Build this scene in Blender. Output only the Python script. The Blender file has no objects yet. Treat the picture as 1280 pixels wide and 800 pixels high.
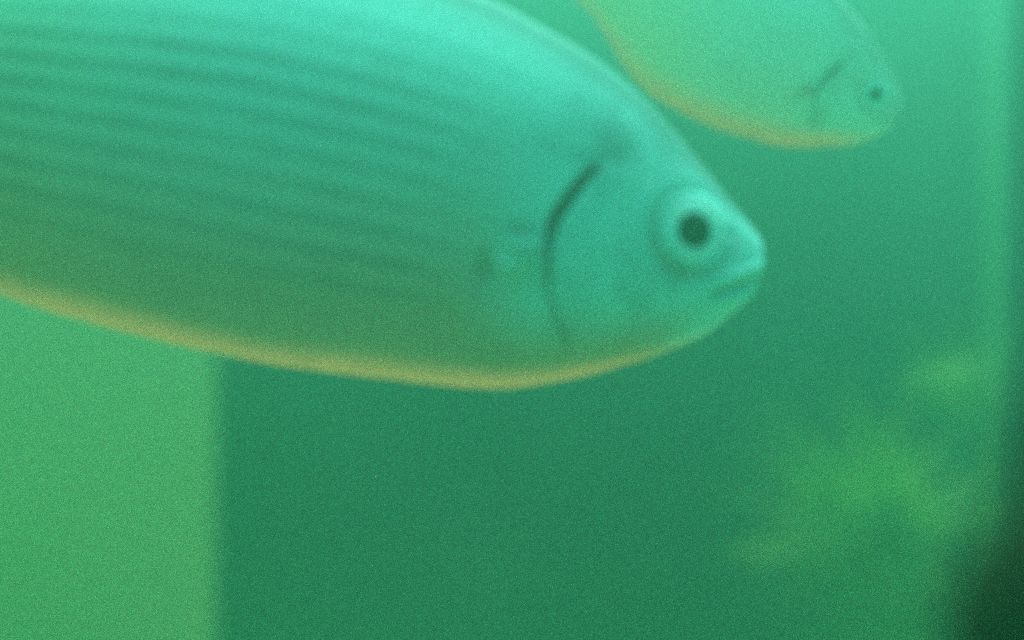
import bpy, math, random
import numpy as np
from mathutils import Vector, Matrix

random.seed(7); RNG = np.random.default_rng(7)
sc = bpy.context.scene
COL = sc.collection

# ------------------------------------------------------------------ camera, world, sun, exposure
F = 1280 / 0.933                       # pixels of the 1280 px wide photograph per unit of tangent
cam_d = bpy.data.cameras.new("camera"); cam = bpy.data.objects.new("camera", cam_d); COL.objects.link(cam)
cam.location = (0, 0, 0); cam.rotation_euler = (math.radians(90), 0, 0)
cam_d.sensor_width = 36; cam_d.lens = 36 / 0.933
cam_d.clip_start = 0.01; cam_d.clip_end = 100
cam_d.dof.use_dof = True; cam_d.dof.focus_distance = 0.300; cam_d.dof.aperture_fstop = 2.5
sc.camera = cam

EL, AZ = 70.0, 15.0                   # sun elevation, compass direction the light comes from (180 = from behind the camera)
world = bpy.data.worlds.new("World"); sc.world = world; world.use_nodes = True
wn = world.node_tree; bg = wn.nodes["Background"]
sky = wn.nodes.new("ShaderNodeTexSky"); sky.sky_type = 'NISHITA'; sky.sun_disc = False
sky.sun_elevation = math.radians(EL); sky.sun_rotation = math.radians(AZ)
wn.links.new(sky.outputs[0], bg.inputs[0]); bg.inputs[1].default_value = 0.12
sl = bpy.data.lights.new("sun", 'SUN'); sl.energy = 3.6; sl.angle = math.radians(30); sl.color = (1, 0.96, 0.9)
sun = bpy.data.objects.new("sun", sl); COL.objects.link(sun)
a, e = math.radians(AZ), math.radians(EL)
sdir = Vector((math.sin(a) * math.cos(e), math.cos(a) * math.cos(e), math.sin(e)))
sun.rotation_euler = sdir.to_track_quat('Z', 'Y').to_euler()
vs = sc.view_settings; vs.view_transform = 'Standard'; vs.look = 'None'; vs.gamma = 1; vs.use_curve_mapping = False
vs.exposure = 2.28
sc.cycles.use_denoising = False        # the photograph is grainy; the sampling grain stays in
sc.cycles.max_bounces = 8; sc.cycles.volume_bounces = 4; sc.cycles.transparent_max_bounces = 8
sc.cycles.sample_clamp_indirect = 4

# ------------------------------------------------------------------ helpers
def at(px, py, d):
    return Vector(((px - 640) / F * d, d, -(py - 400) / F * d))

def mesh_obj(name, verts, faces, mat, parent=None, smooth=True):
    me = bpy.data.meshes.new(name); me.from_pydata([tuple(v) for v in verts], [], [tuple(f) for f in faces]); me.update()
    if smooth: me.polygons.foreach_set("use_smooth", [True] * len(me.polygons))
    if mat: me.materials.append(mat)
    o = bpy.data.objects.new(name, me); COL.objects.link(o)
    if parent: o.parent = parent
    return o

def tag(o, label=None, cat=None, group=None, kind=None):
    for k, v in (("label", label), ("category", cat), ("group", group), ("kind", kind)):
        if v: o[k] = v
    return o

def box_v(x0, x1, y0, y1, z0, z1):
    v = [(x, y, z) for x in (x0, x1) for y in (y0, y1) for z in (z0, z1)]
    f = [(0, 1, 3, 2), (4, 6, 7, 5), (0, 4, 5, 1), (2, 3, 7, 6), (0, 2, 6, 4), (1, 5, 7, 3)]
    return v, f

class NT:
    def __init__(s, name):
        s.m = bpy.data.materials.new(name); s.m.use_nodes = True
        s.t = s.m.node_tree; s.b = s.t.nodes["Principled BSDF"]; s.out = s.t.nodes["Material Output"]
    def n(s, kind, **kw):
        nd = s.t.nodes.new(kind)
        for k, v in kw.items(): setattr(nd, k, v)
        return nd
    def l(s, a, b): s.t.links.new(a, b)
    def math(s, op, a, b=None, c=None, clamp=False):
        nd = s.n("ShaderNodeMath", operation=op, use_clamp=clamp)
        for i, x in enumerate((a, b, c)):
            if x is None: continue
            if isinstance(x, (int, float)): nd.inputs[i].default_value = x
            else: s.l(x, nd.inputs[i])
        return nd.outputs[0]
    def mix(s, f, a, b, blend='MIX'):
        nd = s.n("ShaderNodeMix", data_type='RGBA', blend_type=blend)
        for i, x in ((0, f), (6, a), (7, b)):
            if isinstance(x, (int, float)): nd.inputs[i].default_value = x
            elif isinstance(x, tuple): nd.inputs[i].default_value = (*x, 1)
            else: s.l(x, nd.inputs[i])
        return nd.outputs[2]
    def ramp(s, f, lo, hi):
        nd = s.n("ShaderNodeMapRange", interpolation_type='SMOOTHSTEP'); s.l(f, nd.inputs[0])
        nd.inputs[1].default_value = lo; nd.inputs[2].default_value = hi
        return nd.outputs[0]
    def noise(s, vec, scale, detail=4, rough=.55):
        nd = s.n("ShaderNodeTexNoise"); nd.inputs["Scale"].default_value = scale
        nd.inputs["Detail"].default_value = detail; nd.inputs["Roughness"].default_value = rough
        if vec is not None: s.l(vec, nd.inputs["Vector"])
        return nd.outputs["Fac"]

def simple_mat(name, c1, c2, scale, rough=.6, bump=0.0, spec=.4):
    k = NT(name); tc = k.n("ShaderNodeTexCoord").outputs["Object"]
    n = k.noise(tc, scale, 6); k.l(k.mix(k.ramp(n, .3, .7), c1, c2), k.b.inputs["Base Color"])
    k.b.inputs["Roughness"].default_value = rough; k.b.inputs["Specular IOR Level"].default_value = spec; k.b.inputs["IOR"].default_value = 1.12
    if bump:
        b = k.n("ShaderNodeBump"); b.inputs["Strength"].default_value = bump; b.inputs["Distance"].default_value = .002
        k.l(k.noise(tc, scale * 3, 6), b.inputs["Height"]); k.l(b.outputs[0], k.b.inputs["Normal"])
    return k.m

M_WALL = simple_mat("wall_concrete", (.035, .09, .07), (.13, .23, .17), 3.2, .8, .5)
M_BOARD = simple_mat("pale_board_paint", (.66, .98, .36), (.74, .99, .41), 5, .6, .2)
M_RAIL = simple_mat("pale_rail_paint", (.26, .62, .22), (.34, .70, .28), 30, .6, .2)
M_DARK = simple_mat("black_rubber", (.008, .010, .007), (.018, .022, .014), 60, .6, .3, .25)
M_STONE = simple_mat("dark_algae_stone", (.006, .018, .006), (.014, .04, .012), 120, .8, .5, .2)
M_BED = simple_mat("pale_bounce_bed", (.52, .48, .34), (.62, .57, .42), 14, .9, .6)
M_SPECK = simple_mat("silt_speck", (.5, .5, .4), (.8, .8, .7), 50, .8)

def algae_mat():
    k = NT("filament_algae"); tc = k.n("ShaderNodeTexCoord").outputs["Object"]
    c = k.mix(k.noise(tc, 160), (.40, .80, .16), (.52, .94, .24))
    k.l(c, k.b.inputs["Base Color"]); k.b.inputs["Roughness"].default_value = .6
    tr = k.n("ShaderNodeBsdfTranslucent"); k.l(c, tr.inputs[0])
    mx = k.n("ShaderNodeMixShader"); mx.inputs[0].default_value = .4
    k.l(k.b.outputs[0], mx.inputs[1]); k.l(tr.outputs[0], mx.inputs[2]); k.l(mx.outputs[0], k.out.inputs[0])
    return k.m
M_ALGAE = algae_mat()

# ------------------------------------------------------------------ setting: bed, back wall, the murky water
def grid_sheet(name, origin, du, dv, nu, nv, amp, axis, mat):
    vs_, fs = [], []
    base = RNG.normal(size=(nu + 1, nv + 1))
    for _ in range(2):
        base = (base + np.roll(base, 1, 0) + np.roll(base, -1, 0) + np.roll(base, 1, 1) + np.roll(base, -1, 1)) / 5
    for i in range(nu + 1):
        for j in range(nv + 1):
            p = Vector(origin) + Vector(du) * (i / nu) + Vector(dv) * (j / nv) + Vector(axis) * float(base[i, j] * amp)
            vs_.append(p)
    for i in range(nu):
        for j in range(nv):
            q = i * (nv + 1) + j
            fs.append((q, q + nv + 1, q + nv + 2, q + 1))
    return mesh_obj(name, vs_, fs, mat)

tag(grid_sheet("channel_bounce_bed", (-1.9, -1.2, -.265), (3.8, 0, 0), (0, 3.0, 0), 120, 90, .02, (0, 0, 1), M_BED), kind="structure")  # unseen bed, made pale and raised to bounce light up under the fish
v, f = box_v(-1.9, 1.9, .78, .93, -.36, .28)
tag(mesh_obj("back_wall", v, f, M_WALL, smooth=False), kind="structure")
v, f = box_v(-1.9, 1.9, -.45, -.30, -.40, .28)
tag(mesh_obj("unseen_shade_wall", v, f, M_WALL, smooth=False), kind="structure")  # added unseen behind the camera to block side light and darken the flanks

def water():
    v, f = box_v(-2.2, 2.2, -1.5, 2.1, -1.4, .33)
    m = bpy.data.materials.new("murky_water"); m.use_nodes = True; t = m.node_tree; t.nodes.clear()
    o = t.nodes.new("ShaderNodeOutputMaterial"); p = t.nodes.new("ShaderNodeVolumePrincipled")
    p.inputs["Color"].default_value = (.05, .31, .19, 1)
    p.inputs["Absorption Color"].default_value = (.06, .14, .09, 1)
    p.inputs["Density"].default_value = 2.4
    p.inputs["Anisotropy"].default_value = .7
    t.links.new(p.outputs[0], o.inputs["Volume"])
    return tag(mesh_obj("haze", v, f, m, smooth=False), kind="stuff")
water()

# ------------------------------------------------------------------ the fish
TOP = [(-10,13),(-5,27),(13,43),(54,74),(88,104),(137,145),(191,182),(259,215),(313,233),(391,255),(500,269),(620,272),(750,260),(900,235),(1050,185),(1180,125),(1280,85),(1350,75)]
BOT = [(-10,-24),(-5,-36),(5,-51),(29,-81),(56,-105),(123,-152),(197,-190),(292,-222),(412,-236),(614,-250),(819,-244),(924,-232),(1050,-190),(1180,-130),(1280,-90),(1350,-80)]
WID = [(-10,16),(-5,28),(13,42),(54,55),(97,66),(191,88),(259,98),(313,104),(391,110),(500,114),(620,114),(750,108),(900,94),(1050,70),(1180,44),(1280,28),(1350,20)]
GILL = [(-176,180),(-143,208),(-98,236),(-58,249),(-20,253),(18,240),(54,222),(82,204)]   # (v, u) of the gill cover's rear edge
EYE = (90.0, 18.7)
LEN = 1350.0

def pch(tab, x):
    X = np.array([p for p, q in tab], float); Y = np.array([q for p, q in tab], float); x = np.asarray(x, float)
    h = np.diff(X); d = np.diff(Y) / h; m = np.zeros(len(X)); m[0] = d[0]; m[-1] = d[-1]
    for i in range(1, len(X) - 1):
        if d[i-1] * d[i] > 0:
            w1 = 2*h[i] + h[i-1]; w2 = h[i] + 2*h[i-1]; m[i] = (w1 + w2) / (w1 / d[i-1] + w2 / d[i])
    i = np.clip(np.searchsorted(X, x) - 1, 0, len(X) - 2); t = (x - X[i]) / h[i]
    return (2*t**3-3*t**2+1)*Y[i] + (t**3-2*t**2+t)*h[i]*m[i] + (-2*t**3+3*t**2)*Y[i+1] + (t**3-t**2)*h[i]*m[i+1]

def sstep(x, lo, hi):
    t = np.clip((x - lo) / (hi - lo), 0, 1); return t * t * (3 - 2 * t)

def seg_dist(u, v, a, b):
    au, av = a; bu, bv = b
    t = np.clip(((u-au)*(bu-au) + (v-av)*(bv-av)) / ((bu-au)**2 + (bv-av)**2), 0, 1)
    return np.hypot(u - au - t*(bu-au), v - av - t*(bv-av))

def relief(u, v):
    """height of the skin over the smooth body, in the same pixel units"""
    ug = pch(GILL, np.clip(v, -176, 82)); sd = u - ug
    wv = sstep(v, -178, -120) * (1 - sstep(v, 55, 85))
    f = wv * np.where(sd < 0, 1.5 * np.exp(np.minimum(sd, 0) / 70), 1.5 * np.exp(-(np.maximum(sd, 0) / 3.5)**2))
    gs = wv * (.35 + .65 * sstep(v, -70, 0))
    f = f - gs * 4 * np.exp(-((sd - 8) / 8)**2)
    pu = pch([(-140,150),(-80,172),(0,176),(70,160)], np.clip(v, -140, 70)); pd = u - pu          # cheek plate edge
    f = f + sstep(v, -140, -100) * (1 - sstep(v, 40, 70)) * (1.0 * np.exp(-((pd + 9) / 12)**2) - 1.0 * np.exp(-(pd / 5)**2))
    r = np.hypot(u - EYE[0], v - EYE[1])
    f = f + 1.2 * np.exp(-((r - 41) / 6)**2) - 1.2 * np.exp(-((r - 52) / 6)**2)
    f = f - 5 * np.exp(-(seg_dist(u, v, (-14, -14), (50, -52)) / 5)**2) + 4.0 * np.exp(-((seg_dist(u, v, (-14, -14), (40, -44)) - 13) / 7)**2) * (1 - sstep(u, 30, 62))
    f = f - 4 * np.exp(-(np.hypot(u - 44, v - 26) / 5)**2)                                          # nostril
    f = f + 8 * np.exp(-(np.hypot((u - 284) / 1.3, v + 52) / 22)**2)                                # root of the pectoral fin
    f = f - 5 * np.exp(-(np.hypot(u - 326, (v + 82) / 1.2) / 16)**2) - 3.5 * np.exp(-(np.hypot((u - 292) / 2, v + 28) / 7)**2)
    return f

NROW = 15
def fish_material(name, tint):
    k = NT(name)
    t = k.n("ShaderNodeAttribute", attribute_name="girth").outputs["Fac"]      # 0 belly ... 1 back
    s = k.n("ShaderNodeAttribute", attribute_name="along").outputs["Fac"]      # 0 snout ... 1 tail root
    ob = k.n("ShaderNodeTexCoord").outputs["Object"]
    n1 = k.noise(ob, 18, 3); n2 = k.noise(ob, 90, 4)
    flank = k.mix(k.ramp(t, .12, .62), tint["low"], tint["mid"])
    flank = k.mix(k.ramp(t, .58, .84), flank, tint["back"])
    # dark lines between the scale rows
    tt = k.math('ADD', t, k.math('MULTIPLY', k.math('SUBTRACT', n1, .5), .035))
    w = k.math('SINE', k.math('MULTIPLY', tt, NROW * 2 * math.pi))
    w = k.ramp(w, -.35, 1.0)
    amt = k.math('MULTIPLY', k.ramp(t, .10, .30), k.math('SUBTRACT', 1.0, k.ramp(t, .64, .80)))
    amt = k.math('MULTIPLY', amt, k.ramp(s, .23, .33))
    amt = k.math('MULTIPLY', amt, k.math('ADD', .45, k.math('MULTIPLY', k.ramp(k.noise(ob, 30, 3), .30, .68), .65)))
    col = k.mix(k.math('MULTIPLY', k.math('MULTIPLY', w, amt), tint["stripe"], clamp=True), flank, tint["dark"])
    # silvery head
    head = k.math('SUBTRACT', 1.0, k.ramp(s, .17, .27))
    col = k.mix(k.math('MULTIPLY', head, k.math('MAXIMUM', k.ramp(t, .05, .30), k.math('SUBTRACT', 1.0, k.ramp(s, .03, .10)))), col, tint["head"])
    mk = k.n("ShaderNodeAttribute", attribute_name="mark_and_shade").outputs["Fac"]
    col = k.mix(k.math('MULTIPLY', k.math('MULTIPLY', head, k.ramp(k.noise(ob, 55, 4), .45, .72)), .5), col, tint["dark"])
    col = k.mix(k.ramp(s, .42, .82), col, (1.3, 1.0, .70), 'MULTIPLY')  # yellow-green colour shading of the lens towards the tail, painted into the skin
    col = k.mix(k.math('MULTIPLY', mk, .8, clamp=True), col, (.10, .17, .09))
    ridge = k.ramp(k.math('ADD', t, k.math('MULTIPLY', k.math('SUBTRACT', n1, .5), .06)), .86, .97)
    col = k.mix(k.math('MULTIPLY', ridge, .8), col, tint["ridge"])          # dark line of the back
    # yellow belly edge
    bel = k.math('SUBTRACT', 1.0, k.ramp(k.math('ADD', t, k.math('MULTIPLY', k.math('SUBTRACT', n1, .5), .05)), .015, tint['edge']))
    col = k.mix(k.math('MULTIPLY', bel, k.math('ADD', .25, k.math('MULTIPLY', k.ramp(s, .02, .14), .75))), col, tint["belly"])
    col = k.mix(k.math('MULTIPLY', k.ramp(n2, .55, .75), .18), col, (.10, .12, .09))
    k.l(col, k.b.inputs["Base Color"])
    k.b.inputs["Roughness"].default_value = .62; k.b.inputs["Specular IOR Level"].default_value = .15; k.b.inputs["IOR"].default_value = 1.06   # wet skin under water
    b = k.n("ShaderNodeBump"); b.inputs["Strength"].default_value = .25; b.inputs["Distance"].default_value = .0006
    k.l(k.noise(ob, 700, 4), b.inputs["Height"]); k.l(b.outputs[0], k.b.inputs["Normal"])
    return k.m

def fin_material(name, c1, c2):
    k = NT(name); ob = k.n("ShaderNodeTexCoord").outputs["Object"]
    c = k.mix(k.noise(ob, 60), c1, c2); k.l(c, k.b.inputs["Base Color"]); k.b.inputs["Roughness"].default_value = .5
    tr = k.n("ShaderNodeBsdfTranslucent"); k.l(c, tr.inputs[0])
    mx = k.n("ShaderNodeMixShader"); mx.inputs[0].default_value = .35
    k.l(k.b.outputs[0], mx.inputs[1]); k.l(tr.outputs[0], mx.inputs[2])
    tp = k.n("ShaderNodeBsdfTransparent"); m2 = k.n("ShaderNodeMixShader"); m2.inputs[0].default_value = .25
    k.l(mx.outputs[0], m2.inputs[1]); k.l(tp.outputs[0], m2.inputs[2]); k.l(m2.outputs[0], k.out.inputs[0])
    return k.m

M_IRIS = simple_mat("silver_iris", (.20, .80, .66), (.26, .86, .72), 400, .5, 0, .4)
M_PUPIL = simple_mat("black_pupil", (.003, .003, .003), (.006, .006, .006), 50, .5, 0, .1)
M_GILL = simple_mat("dark_gill_opening", (.02, .014, .012), (.035, .02, .018), 200, .6)

class Fish:
    def __init__(s, name, scale, k, deep, tint):
        s.S, s.k, s.deep, s.n, s.tint = scale, k, deep, name, tint
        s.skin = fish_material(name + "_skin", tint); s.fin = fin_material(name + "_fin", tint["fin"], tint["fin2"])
        s.root = bpy.data.objects.new(name, None); COL.objects.link(s.root); s.root.empty_display_size = .02
    def blunt(s, u): return 1 + (s.tint['blunt'] - 1) * (1 - sstep(np.asarray(u, float), 0, 150))
    def top(s, u): return pch(TOP, u) * s.blunt(u)
    def bot(s, u): return pch(BOT, u) * (1 + (s.deep - 1) * sstep(u, 20, 120)) * s.blunt(u)
    def L(s, P):
        """profile units (u back from the snout, v up, w towards the far side) -> local metres; origin under the belly"""
        u, v, w = np.asarray(P, float).T
        ub = lambda q: np.where(q > 260, 260 + (q - 260) * s.k, q)
        return np.stack([-(ub(u) - ub(np.array(600.))), w, v + 250 * s.deep], 1) * s.S
    def wsurf(s, u, v):
        T, B, W = s.top(u), s.bot(u), pch(WID, u); c, h = (T + B) / 2, (T - B) / 2
        return W * (1 - .24 * np.clip((v - c) / h, -1, 1)) * np.clip(1 - ((v - c) / h)**2, 0, 1)**.45 + relief(np.asarray(u, float), np.asarray(v, float))
    def body(s):
        nu, nt = 380, 224
        u = -10 + (LEN + 10) * np.linspace(0, 1, nu)**1.35; th = np.linspace(0, 2 * np.pi, nt, endpoint=False)
        T, B, W = s.top(u), s.bot(u), pch(WID, u); c, h = (T + B) / 2, (T - B) / 2
        U = np.repeat(u[:, None], nt, 1); V = c[:, None] + h[:, None] * np.cos(th); sn = np.sin(th)
        Y = -W[:, None] * (1 - .24 * np.cos(th)) * np.sign(sn) * np.abs(sn)**.9
        nv = np.cos(th)[None] / h[:, None]; nw = -sn[None] / W[:, None]; q = np.hypot(nv, nw); nv, nw = nv / q, nw / q
        side = np.abs(nw)
        R = relief(U, V) * sstep(side, .1, .6)
        G = (V - B[:, None]) / (T - B)[:, None]
        # overlapping scales: rows along the body, every second row shifted half a scale
        row = G * NROW; ri = np.floor(row); fr = row - ri
        ph = (U / 34 + .5 * (ri % 2)); fp = ph - np.floor(ph)
        edge = np.abs(fr - .5) * 2
        sc_h = (1 - edge**2 * .8) * (.35 + .65 * (1 - np.clip(fp - .25 * edge**2, 0, 1))) - .5
        R = R + 0.7 * sc_h * sstep(U, 285, 330) * sstep(G, .03, .12) * (1 - sstep(U, 1290, 1345))
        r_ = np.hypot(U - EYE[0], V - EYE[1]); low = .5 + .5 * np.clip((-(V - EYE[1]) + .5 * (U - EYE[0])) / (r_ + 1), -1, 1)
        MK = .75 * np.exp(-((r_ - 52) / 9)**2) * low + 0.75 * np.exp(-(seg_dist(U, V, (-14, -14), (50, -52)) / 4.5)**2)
        MK = MK + .8 * np.exp(-(np.hypot((U - 292) / 2, V + 28) / 9)**2) + .85 * np.exp(-(np.hypot(U - 326, (V + 78) / 1.7) / 11)**2)  # shade round the pectoral fin's root, painted in as dark spots
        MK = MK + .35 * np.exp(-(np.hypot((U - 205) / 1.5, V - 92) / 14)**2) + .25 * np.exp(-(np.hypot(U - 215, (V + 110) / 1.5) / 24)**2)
        V = V + nv * R; Y = Y + nw * R
        P = s.L(np.stack([U.ravel(), V.ravel(), Y.ravel()], 1))
        cap0 = s.L([(-12, -6, 0)])[0]; cap1 = s.L([(LEN + 6, -2, 0)])[0]
        verts = list(map(tuple, P)) + [tuple(cap0), tuple(cap1)]
        faces = []
        for i in range(nu - 1):
            a0 = i * nt
            for j in range(nt):
                j2 = (j + 1) % nt; faces.append((a0 + j, a0 + nt + j, a0 + nt + j2, a0 + j2))
        for j in range(nt):
            j2 = (j + 1) % nt; faces.append((nu * nt, j, j2)); faces.append((nu * nt + 1, (nu-1)*nt + j2, (nu-1)*nt + j))
        o = mesh_obj("body", verts, faces, s.skin, s.root)
        for nm, arr in (("girth", np.append(G.ravel(), [.5, .5])), ("along", np.append(U.ravel() / LEN, [0, 1])), ("mark_and_shade", np.append(MK.ravel(), [0, 0]))):
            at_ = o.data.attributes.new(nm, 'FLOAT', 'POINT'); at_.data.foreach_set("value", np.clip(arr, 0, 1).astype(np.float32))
        return o
    def dome(s, name, r, dep, off, mat, side, parent=None, seg=40, rings=10):
        sf = lambda u_, v_: float(s.wsurf(np.array(u_), np.array(v_)) - relief(np.array(u_), np.array(v_)))
        gu = (sf(EYE[0] + 26, EYE[1]) - sf(EYE[0] - 26, EYE[1])) / 52; gv = (sf(EYE[0], EYE[1] + 26) - sf(EYE[0], EYE[1] - 26)) / 52
        wc = (sf(EYE[0] + 26, EYE[1]) + sf(EYE[0] - 26, EYE[1]) + sf(EYE[0], EYE[1] + 26) + sf(EYE[0], EYE[1] - 26)) / 4
        w0 = wc + 1.5 + off; pl = lambda du, dv: gu * du + gv * dv      # the eye lies in the slant of the cheek
        V, Fc = [], []
        for i in range(rings + 1):
            a = i / rings * math.pi / 2
            for j in range(seg):
                b = j / seg * 2 * math.pi
                V.append((EYE[0] + r * math.sin(a) * math.cos(b), EYE[1] + r * math.sin(a) * math.sin(b), side * (w0 + pl(r * math.sin(a) * math.cos(b), r * math.sin(a) * math.sin(b)) + dep * math.cos(a))))
        for j in range(seg):       # closed back
            b = j / seg * 2 * math.pi; V.append((EYE[0] + r * .9 * math.cos(b), EYE[1] + r * .9 * math.sin(b), side * (w0 - 10 + pl(r * .9 * math.cos(b), r * .9 * math.sin(b)))))
        for i in range(rings + 1):
            for j in range(seg):
                j2 = (j + 1) % seg; Fc.append((i*seg + j, i*seg + j2, (i+1)*seg + j2, (i+1)*seg + j))
        Fc.append(tuple((rings + 1) * seg + j for j in range(seg)))
        return mesh_obj(name, s.L(V), Fc, mat, parent or s.root)
    def ribbon(s, name, pts, rad, side, mat, lift=0.):
        """a tube lying half sunk in the skin; pts = [(u, v)], rad = half widths"""
        pts = np.array(pts, float); n = len(pts); seg = 10; V, Fc = [], []
        w = s.wsurf(pts[:, 0], pts[:, 1]) + lift
        tg = np.gradient(pts, axis=0); tg /= np.linalg.norm(tg, axis=1)[:, None]
        for i in range(n):
            nu_, nv_ = -tg[i, 1], tg[i, 0]
            for j in range(seg):
                b = j / seg * 2 * math.pi
                V.append((pts[i, 0] + nu_ * rad[i] * math.cos(b), pts[i, 1] + nv_ * rad[i] * math.cos(b), side * (w[i] + min(rad[i], 4) * .7 * math.sin(b))))
        for i in range(n - 1):
            for j in range(seg):
                j2 = (j + 1) % seg; Fc.append((i*seg + j, i*seg + j2, (i+1)*seg + j2, (i+1)*seg + j))
        Fc.append(tuple(range(seg))); Fc.append(tuple((n-1)*seg + j for j in reversed(range(seg))))
        return mesh_obj(name, s.L(V), Fc, mat, s.root)
    def finsheet(s, name, base, tip, rays, th=3.0):
        """base, tip: polylines of (u, v, w) with the same count; a ribbed, closed, tapering blade"""
        base, tip = np.array(base, float), np.array(tip, float); m = len(base)
        na, nb = rays * 6, 14; x = np.linspace(0, m - 1, na + 1)
        ib = lambda A: np.stack([np.interp(x, range(m), A[:, c]) for c in range(3)], 1)
        Bp, Tp = ib(base), ib(tip)
        ray = .5 + .5 * np.cos(np.linspace(0, rays * 2 * np.pi, na + 1))
        Tp = Bp + (Tp - Bp) * (.93 + .07 * ray)[:, None]
        nrm = np.cross(Bp[-1] - Bp[0], Tp[na // 2] - Bp[na // 2]); nrm /= np.linalg.norm(nrm)
        front, back = [], []
        for j in range(nb + 1):
            q = j / nb; P = Bp + (Tp - Bp) * q
            t = th * (1 - .85 * q) * (.45 + .55 * ray)
            wav = 5 * q * np.sin(np.linspace(0, 5, na + 1))
            front.append(P + nrm * (t + wav)[:, None]); back.append(P + nrm * (-t + wav)[:, None])
        V = np.concatenate(front + back); n1 = na + 1; half = n1 * (nb + 1); Fc = []
        for j in range(nb):
            for i in range(na):
                q = j * n1 + i; Fc.append((q, q + 1, q + n1 + 1, q + n1)); q += half; Fc.append((q, q + n1, q + n1 + 1, q + 1))
        for i in range(na):
            q = nb * n1 + i; Fc.append((q, q + 1, half + q + 1, half + q)); Fc.append((i, half + i, half + i + 1, i + 1))
        for j in range(nb):
            q = j * n1; Fc.append((q, q + n1, half + q + n1, half + q)); q += na; Fc.append((q, half + q, half + q + n1, q + n1))
        return mesh_obj(name, s.L(V), Fc, s.fin, s.root)
    def build(s):
        s.body()
        for side in (-1, 1):
            e = s.dome("eye", 38, 4, -1, M_IRIS, side)
            s.dome("pupil", 22.5, 3, 1.6, M_PUPIL, side, e)
            vv = np.linspace(-150, 66, 40)
            rad = 1.3 + 9.5 * sstep(vv, -42, 8) * (1 - .7 * sstep(vv, 36, 66)) + 2.0 * sstep(vv, -95, -40)
            s.ribbon("gill_opening", np.stack([pch(GILL, vv) + 5.5, vv], 1), rad, side, M_GILL, 1.0)
            wb = float(s.wsurf(np.array(288.), np.array(-56.)))
            s.finsheet("pectoral_fin", [(268, -40, side*(wb-2)), (274, -54, side*(wb-1)), (274, -66, side*(wb-2))],
                       [(318, -48, side*(wb+5)), (320, -62, side*(wb+6)), (308, -78, side*(wb+5))], 12, 2.2)
            d = s.deep
            s.finsheet("pelvic_fin", [(455, -226*d, side*40), (475, -229*d, side*34), (492, -232*d, side*26)],
                       [(640, -240*d, side*42), (650, -246*d, side*30), (630, -247*d, side*20)], 9, 2.2)
        t, b = s.top, s.bot
        us = np.linspace(575, 770, 7)
        s.finsheet("dorsal_fin", [(q, float(t(q)) - 6, 0) for q in us], [(q + 55 + 40 * i / 6, float(t(q)) + 150 - 95 * (i / 6)**.8, 0) for i, q in enumerate(us)], 11, 3)
        us = np.linspace(985, 1150, 7)
        s.finsheet("anal_fin", [(q, float(b(q)) + 6, 0) for q in us], [(q + 55 + 30 * i / 6, float(b(q + 55 + 30 * i / 6)) - s.tint['anal'] * (1 - .66 * (i / 6)**.8), 0) for i, q in enumerate(us)], 11, 3)
        ang = np.linspace(-1, 1, 15)
        s.finsheet("tail_fin", [(1338, 72 * q - 2, 0) for q in ang], [(1440 + 185 * abs(q)**1.2, s.tint['tail'] * q - 2, 0) for q in ang], 19, 4)
        return s.root

def place(fish, eye_px, D, yaw, pitch, roll, off=-62.):
    r = fish.root; r.rotation_euler = (roll, pitch, yaw)
    Rm = r.rotation_euler.to_matrix()
    el = Vector([float(q) for q in fish.L([(EYE[0], EYE[1], off)])[0]])
    r.location = at(*eye_px, D) - Rm @ el

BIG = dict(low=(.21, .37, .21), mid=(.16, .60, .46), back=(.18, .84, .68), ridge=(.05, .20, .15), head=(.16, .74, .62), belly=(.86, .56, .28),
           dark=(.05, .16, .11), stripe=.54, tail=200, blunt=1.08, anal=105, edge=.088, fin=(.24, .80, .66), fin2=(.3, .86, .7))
SMALL = dict(ridge=(.14, .40, .28), low=(.46, .72, .48), mid=(.36, .80, .58), back=(.32, .84, .62), head=(.30, .80, .60), belly=(1, .52, .24),
             dark=(.24, .28, .18), stripe=.22, tail=95, blunt=1.3, anal=2, edge=.20, fin=(.5, .38, .18), fin2=(.55, .46, .26))
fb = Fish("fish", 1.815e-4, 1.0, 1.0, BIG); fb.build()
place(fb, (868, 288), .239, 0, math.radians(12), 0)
tag(fb.root, "large silver fish with dark scale rows, filling the left of the picture", "fish", "fish swimming in the murky water")
fs_ = Fish("fish", 1.13e-4, .736, 1.08, SMALL); fs_.build()
place(fs_, (1095, 118), .38, -.05, .43, .22)
tag(fs_.root, "smaller hazy fish with a yellow belly, swimming behind at upper right", "fish", "fish swimming in the murky water")

# ------------------------------------------------------------------ board, rail, post
def bevel_box(name, x0, x1, y0, y1, z0, z1, mat, parent=None, bev=.003):
    import bmesh
    bm = bmesh.new(); v, f = box_v(x0, x1, y0, y1, z0, z1); vv = [bm.verts.new(p) for p in v]
    for q in f: bm.faces.new([vv[i] for i in q])
    bmesh.ops.recalc_face_normals(bm, faces=bm.faces)
    bmesh.ops.bevel(bm, geom=bm.edges[:], offset=bev, segments=3, affect='EDGES', profile=.5)
    me = bpy.data.meshes.new(name); bm.to_mesh(me); bm.free(); me.materials.append(mat)
    o = bpy.data.objects.new(name, me); COL.objects.link(o)
    if parent: o.parent = parent
    return o

xr = at(264, 0, .70).x
tag(bevel_box("pale_board", -1.3, xr, .70, .718, -.29, .275, M_BOARD), "pale flat board standing upright at the left behind the large fish", "board")
x0, x1 = at(1234, 0, .752).x, at(1258, 0, .752).x
tag(bevel_box("upright_rail", x0, x1, .752, .772, -.29, .275, M_RAIL), "thin pale upright rail near the right edge of the picture", "rail")
x0 = at(1358, 0, .11).x
tag(bevel_box("dark_post", x0, x0 + .03, .10, .125, -.30, .275, M_DARK, bev=.006), "black upright post cutting off the right edge, close to the lens", "post")

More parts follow.
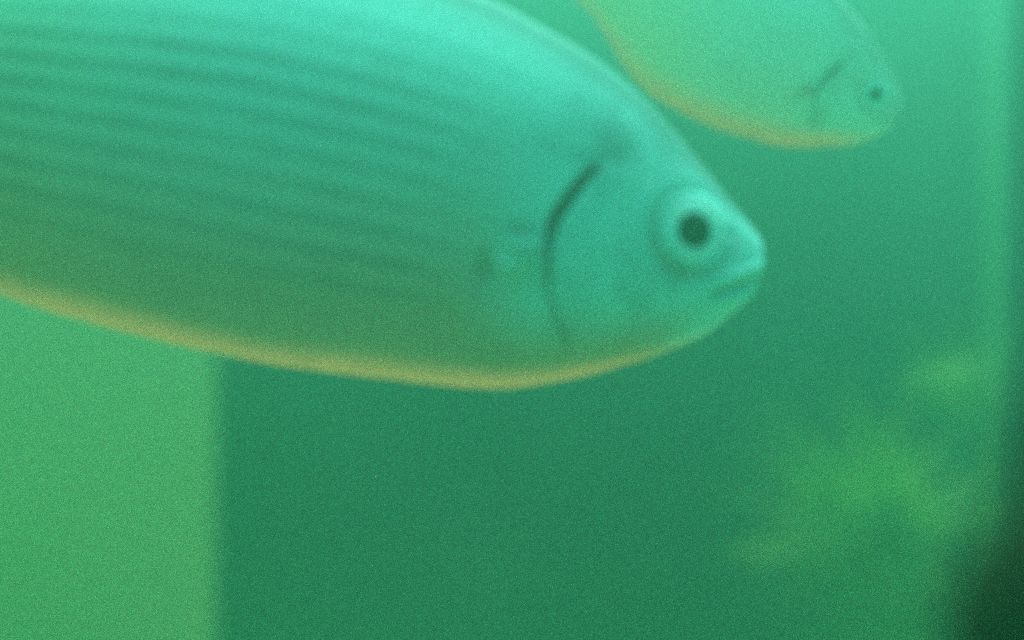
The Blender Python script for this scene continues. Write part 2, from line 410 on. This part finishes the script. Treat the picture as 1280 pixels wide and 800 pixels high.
# ------------------------------------------------------------------ stone and algae in the lower right corner
def stone(name, c, rad, mat, seed, amp=.10):
    rg = np.random.default_rng(seed); nu, nv = 48, 28; V, Fc = [], []
    waves = [(rg.normal(size=3) * 2.2, rg.uniform(0, 6), amp) for _ in range(5)] + [(rg.normal(size=3) * 6, rg.uniform(0, 6), .03) for _ in range(6)]
    for i in range(nv + 1):
        a = math.pi * i / nv
        for j in range(nu):
            b = 2 * math.pi * j / nu; d = np.array([math.sin(a) * math.cos(b), math.sin(a) * math.sin(b), math.cos(a)])
            r = 1 + sum(am * math.sin(float(k @ d) + ph) for k, ph, am in waves)
            V.append(Vector(c) + Vector((d[0] * rad[0], d[1] * rad[1], d[2] * rad[2])) * r)
    for i in range(nv):
        for j in range(nu):
            j2 = (j + 1) % nu; Fc.append((i*nu + j, (i+1)*nu + j, (i+1)*nu + j2, i*nu + j2))
    return mesh_obj(name, V, Fc, mat)

p = at(1432, 850, .11)
tag(stone("stone", p, (.0165, .016, .0345), M_STONE, 3), "dark rounded stone in the lower right corner, close to the lens", "stone")

def algae(px, py, d, rpx, n, seed, label, root_px):
    rg = np.random.default_rng(seed); c = at(px, py, d); R = rpx / F * d; base = at(*root_px, .768)
    root = bpy.data.objects.new("algae_tuft", None); COL.objects.link(root); root.location = base; root.empty_display_size = .005
    tag(root, label, "algae", "algae tufts in the lower right")
    V, Fc = [], []
    def strand(p0, p1, p2, p3, r):
        k0 = len(V); m = 9
        for i in range(m):
            t = i / (m - 1); q = 1 - t
            P = p0 * q**3 + p1 * 3*q*q*t + p2 * 3*q*t*t + p3 * t**3
            rr = r * (1 - .7 * t)
            for j in range(3):
                b = j * 2.094; V.append(P + Vector((math.cos(b) * rr, math.sin(b) * rr * .6, math.sin(b) * rr)))
        for i in range(m - 1):
            for j in range(3):
                j2 = (j + 1) % 3; Fc.append((k0 + i*3 + j, k0 + i*3 + j2, k0 + i*3 + 3 + j2, k0 + i*3 + 3 + j))
    cl = c - base
    lobes = [Vector(rg.normal(size=3)) * R * .55 for _ in range(6)]; mean = sum(lobes, Vector()) / 6; lobes = [q - mean for q in lobes]
    for i in range(n):
        dv = Vector(rg.normal(size=3)); dv.normalize(); dv *= R * min(1.7, abs(rg.normal(0, .75))); dv.y *= .5
        tip = cl + lobes[i % 6] * .35 + dv; mid = cl * rg.uniform(.35, .8) + Vector(rg.normal(size=3)) * R * .35
        strand(Vector(rg.normal(size=3)) * R * .10, cl * .3 + Vector(rg.normal(size=3)) * R * .15, mid, tip, R * .024)
    fr = mesh_obj("filaments", V, Fc, M_ALGAE, root); fr["kind"] = "stuff"
    V, Fc = [], []
    strand(Vector((0, 0, 0)), cl * .2 + Vector((0, 0, R * .1)), cl * .45, cl * .75, R * .09)
    mesh_obj("stalk", V, Fc, M_ALGAE, root)
    cu = stone("cushion", cl + Vector((0, R * .25, 0)), (R * .40, R * .30, R * .34), M_ALGAE, seed + 40, .16); cu.parent = root
    return root

algae(1186, 480, .68, 80, 380, 1, "small green algae tuft beside the pale rail, uppermost of the three", (1200, 500))
algae(1085, 655, .62, 112, 1500, 2, "largest green algae tuft, left of the dark stone and the lowest part of the rail", (1100, 670))
algae(1120, 815, .64, 100, 800, 5, "green algae tuft cut off by the bottom edge of the picture", (1120, 830))

# ------------------------------------------------------------------ silt floating in the water
V, Fc = [], []
for i in range(450):
    d = RNG.uniform(.2, .74) if i % 2 else RNG.uniform(.29, .36); c = at(RNG.uniform(-60, 1340), RNG.uniform(-60, 860), d); r = RNG.uniform(.00005, .00013)
    k0 = len(V)
    for q in ((1,0,0),(-1,0,0),(0,1,0),(0,-1,0),(0,0,1),(0,0,-1)):
        V.append(c + Vector(q) * r * float(RNG.uniform(.6, 1.4)))
    Fc += [tuple(k0 + i_ for i_ in t) for t in ((0,2,4),(2,1,4),(1,3,4),(3,0,4),(2,0,5),(1,2,5),(3,1,5),(0,3,5))]
tag(mesh_obj("suspended_silt", V, Fc, M_SPECK, smooth=False), "fine pale silt floating in the green water", "silt", kind="stuff")
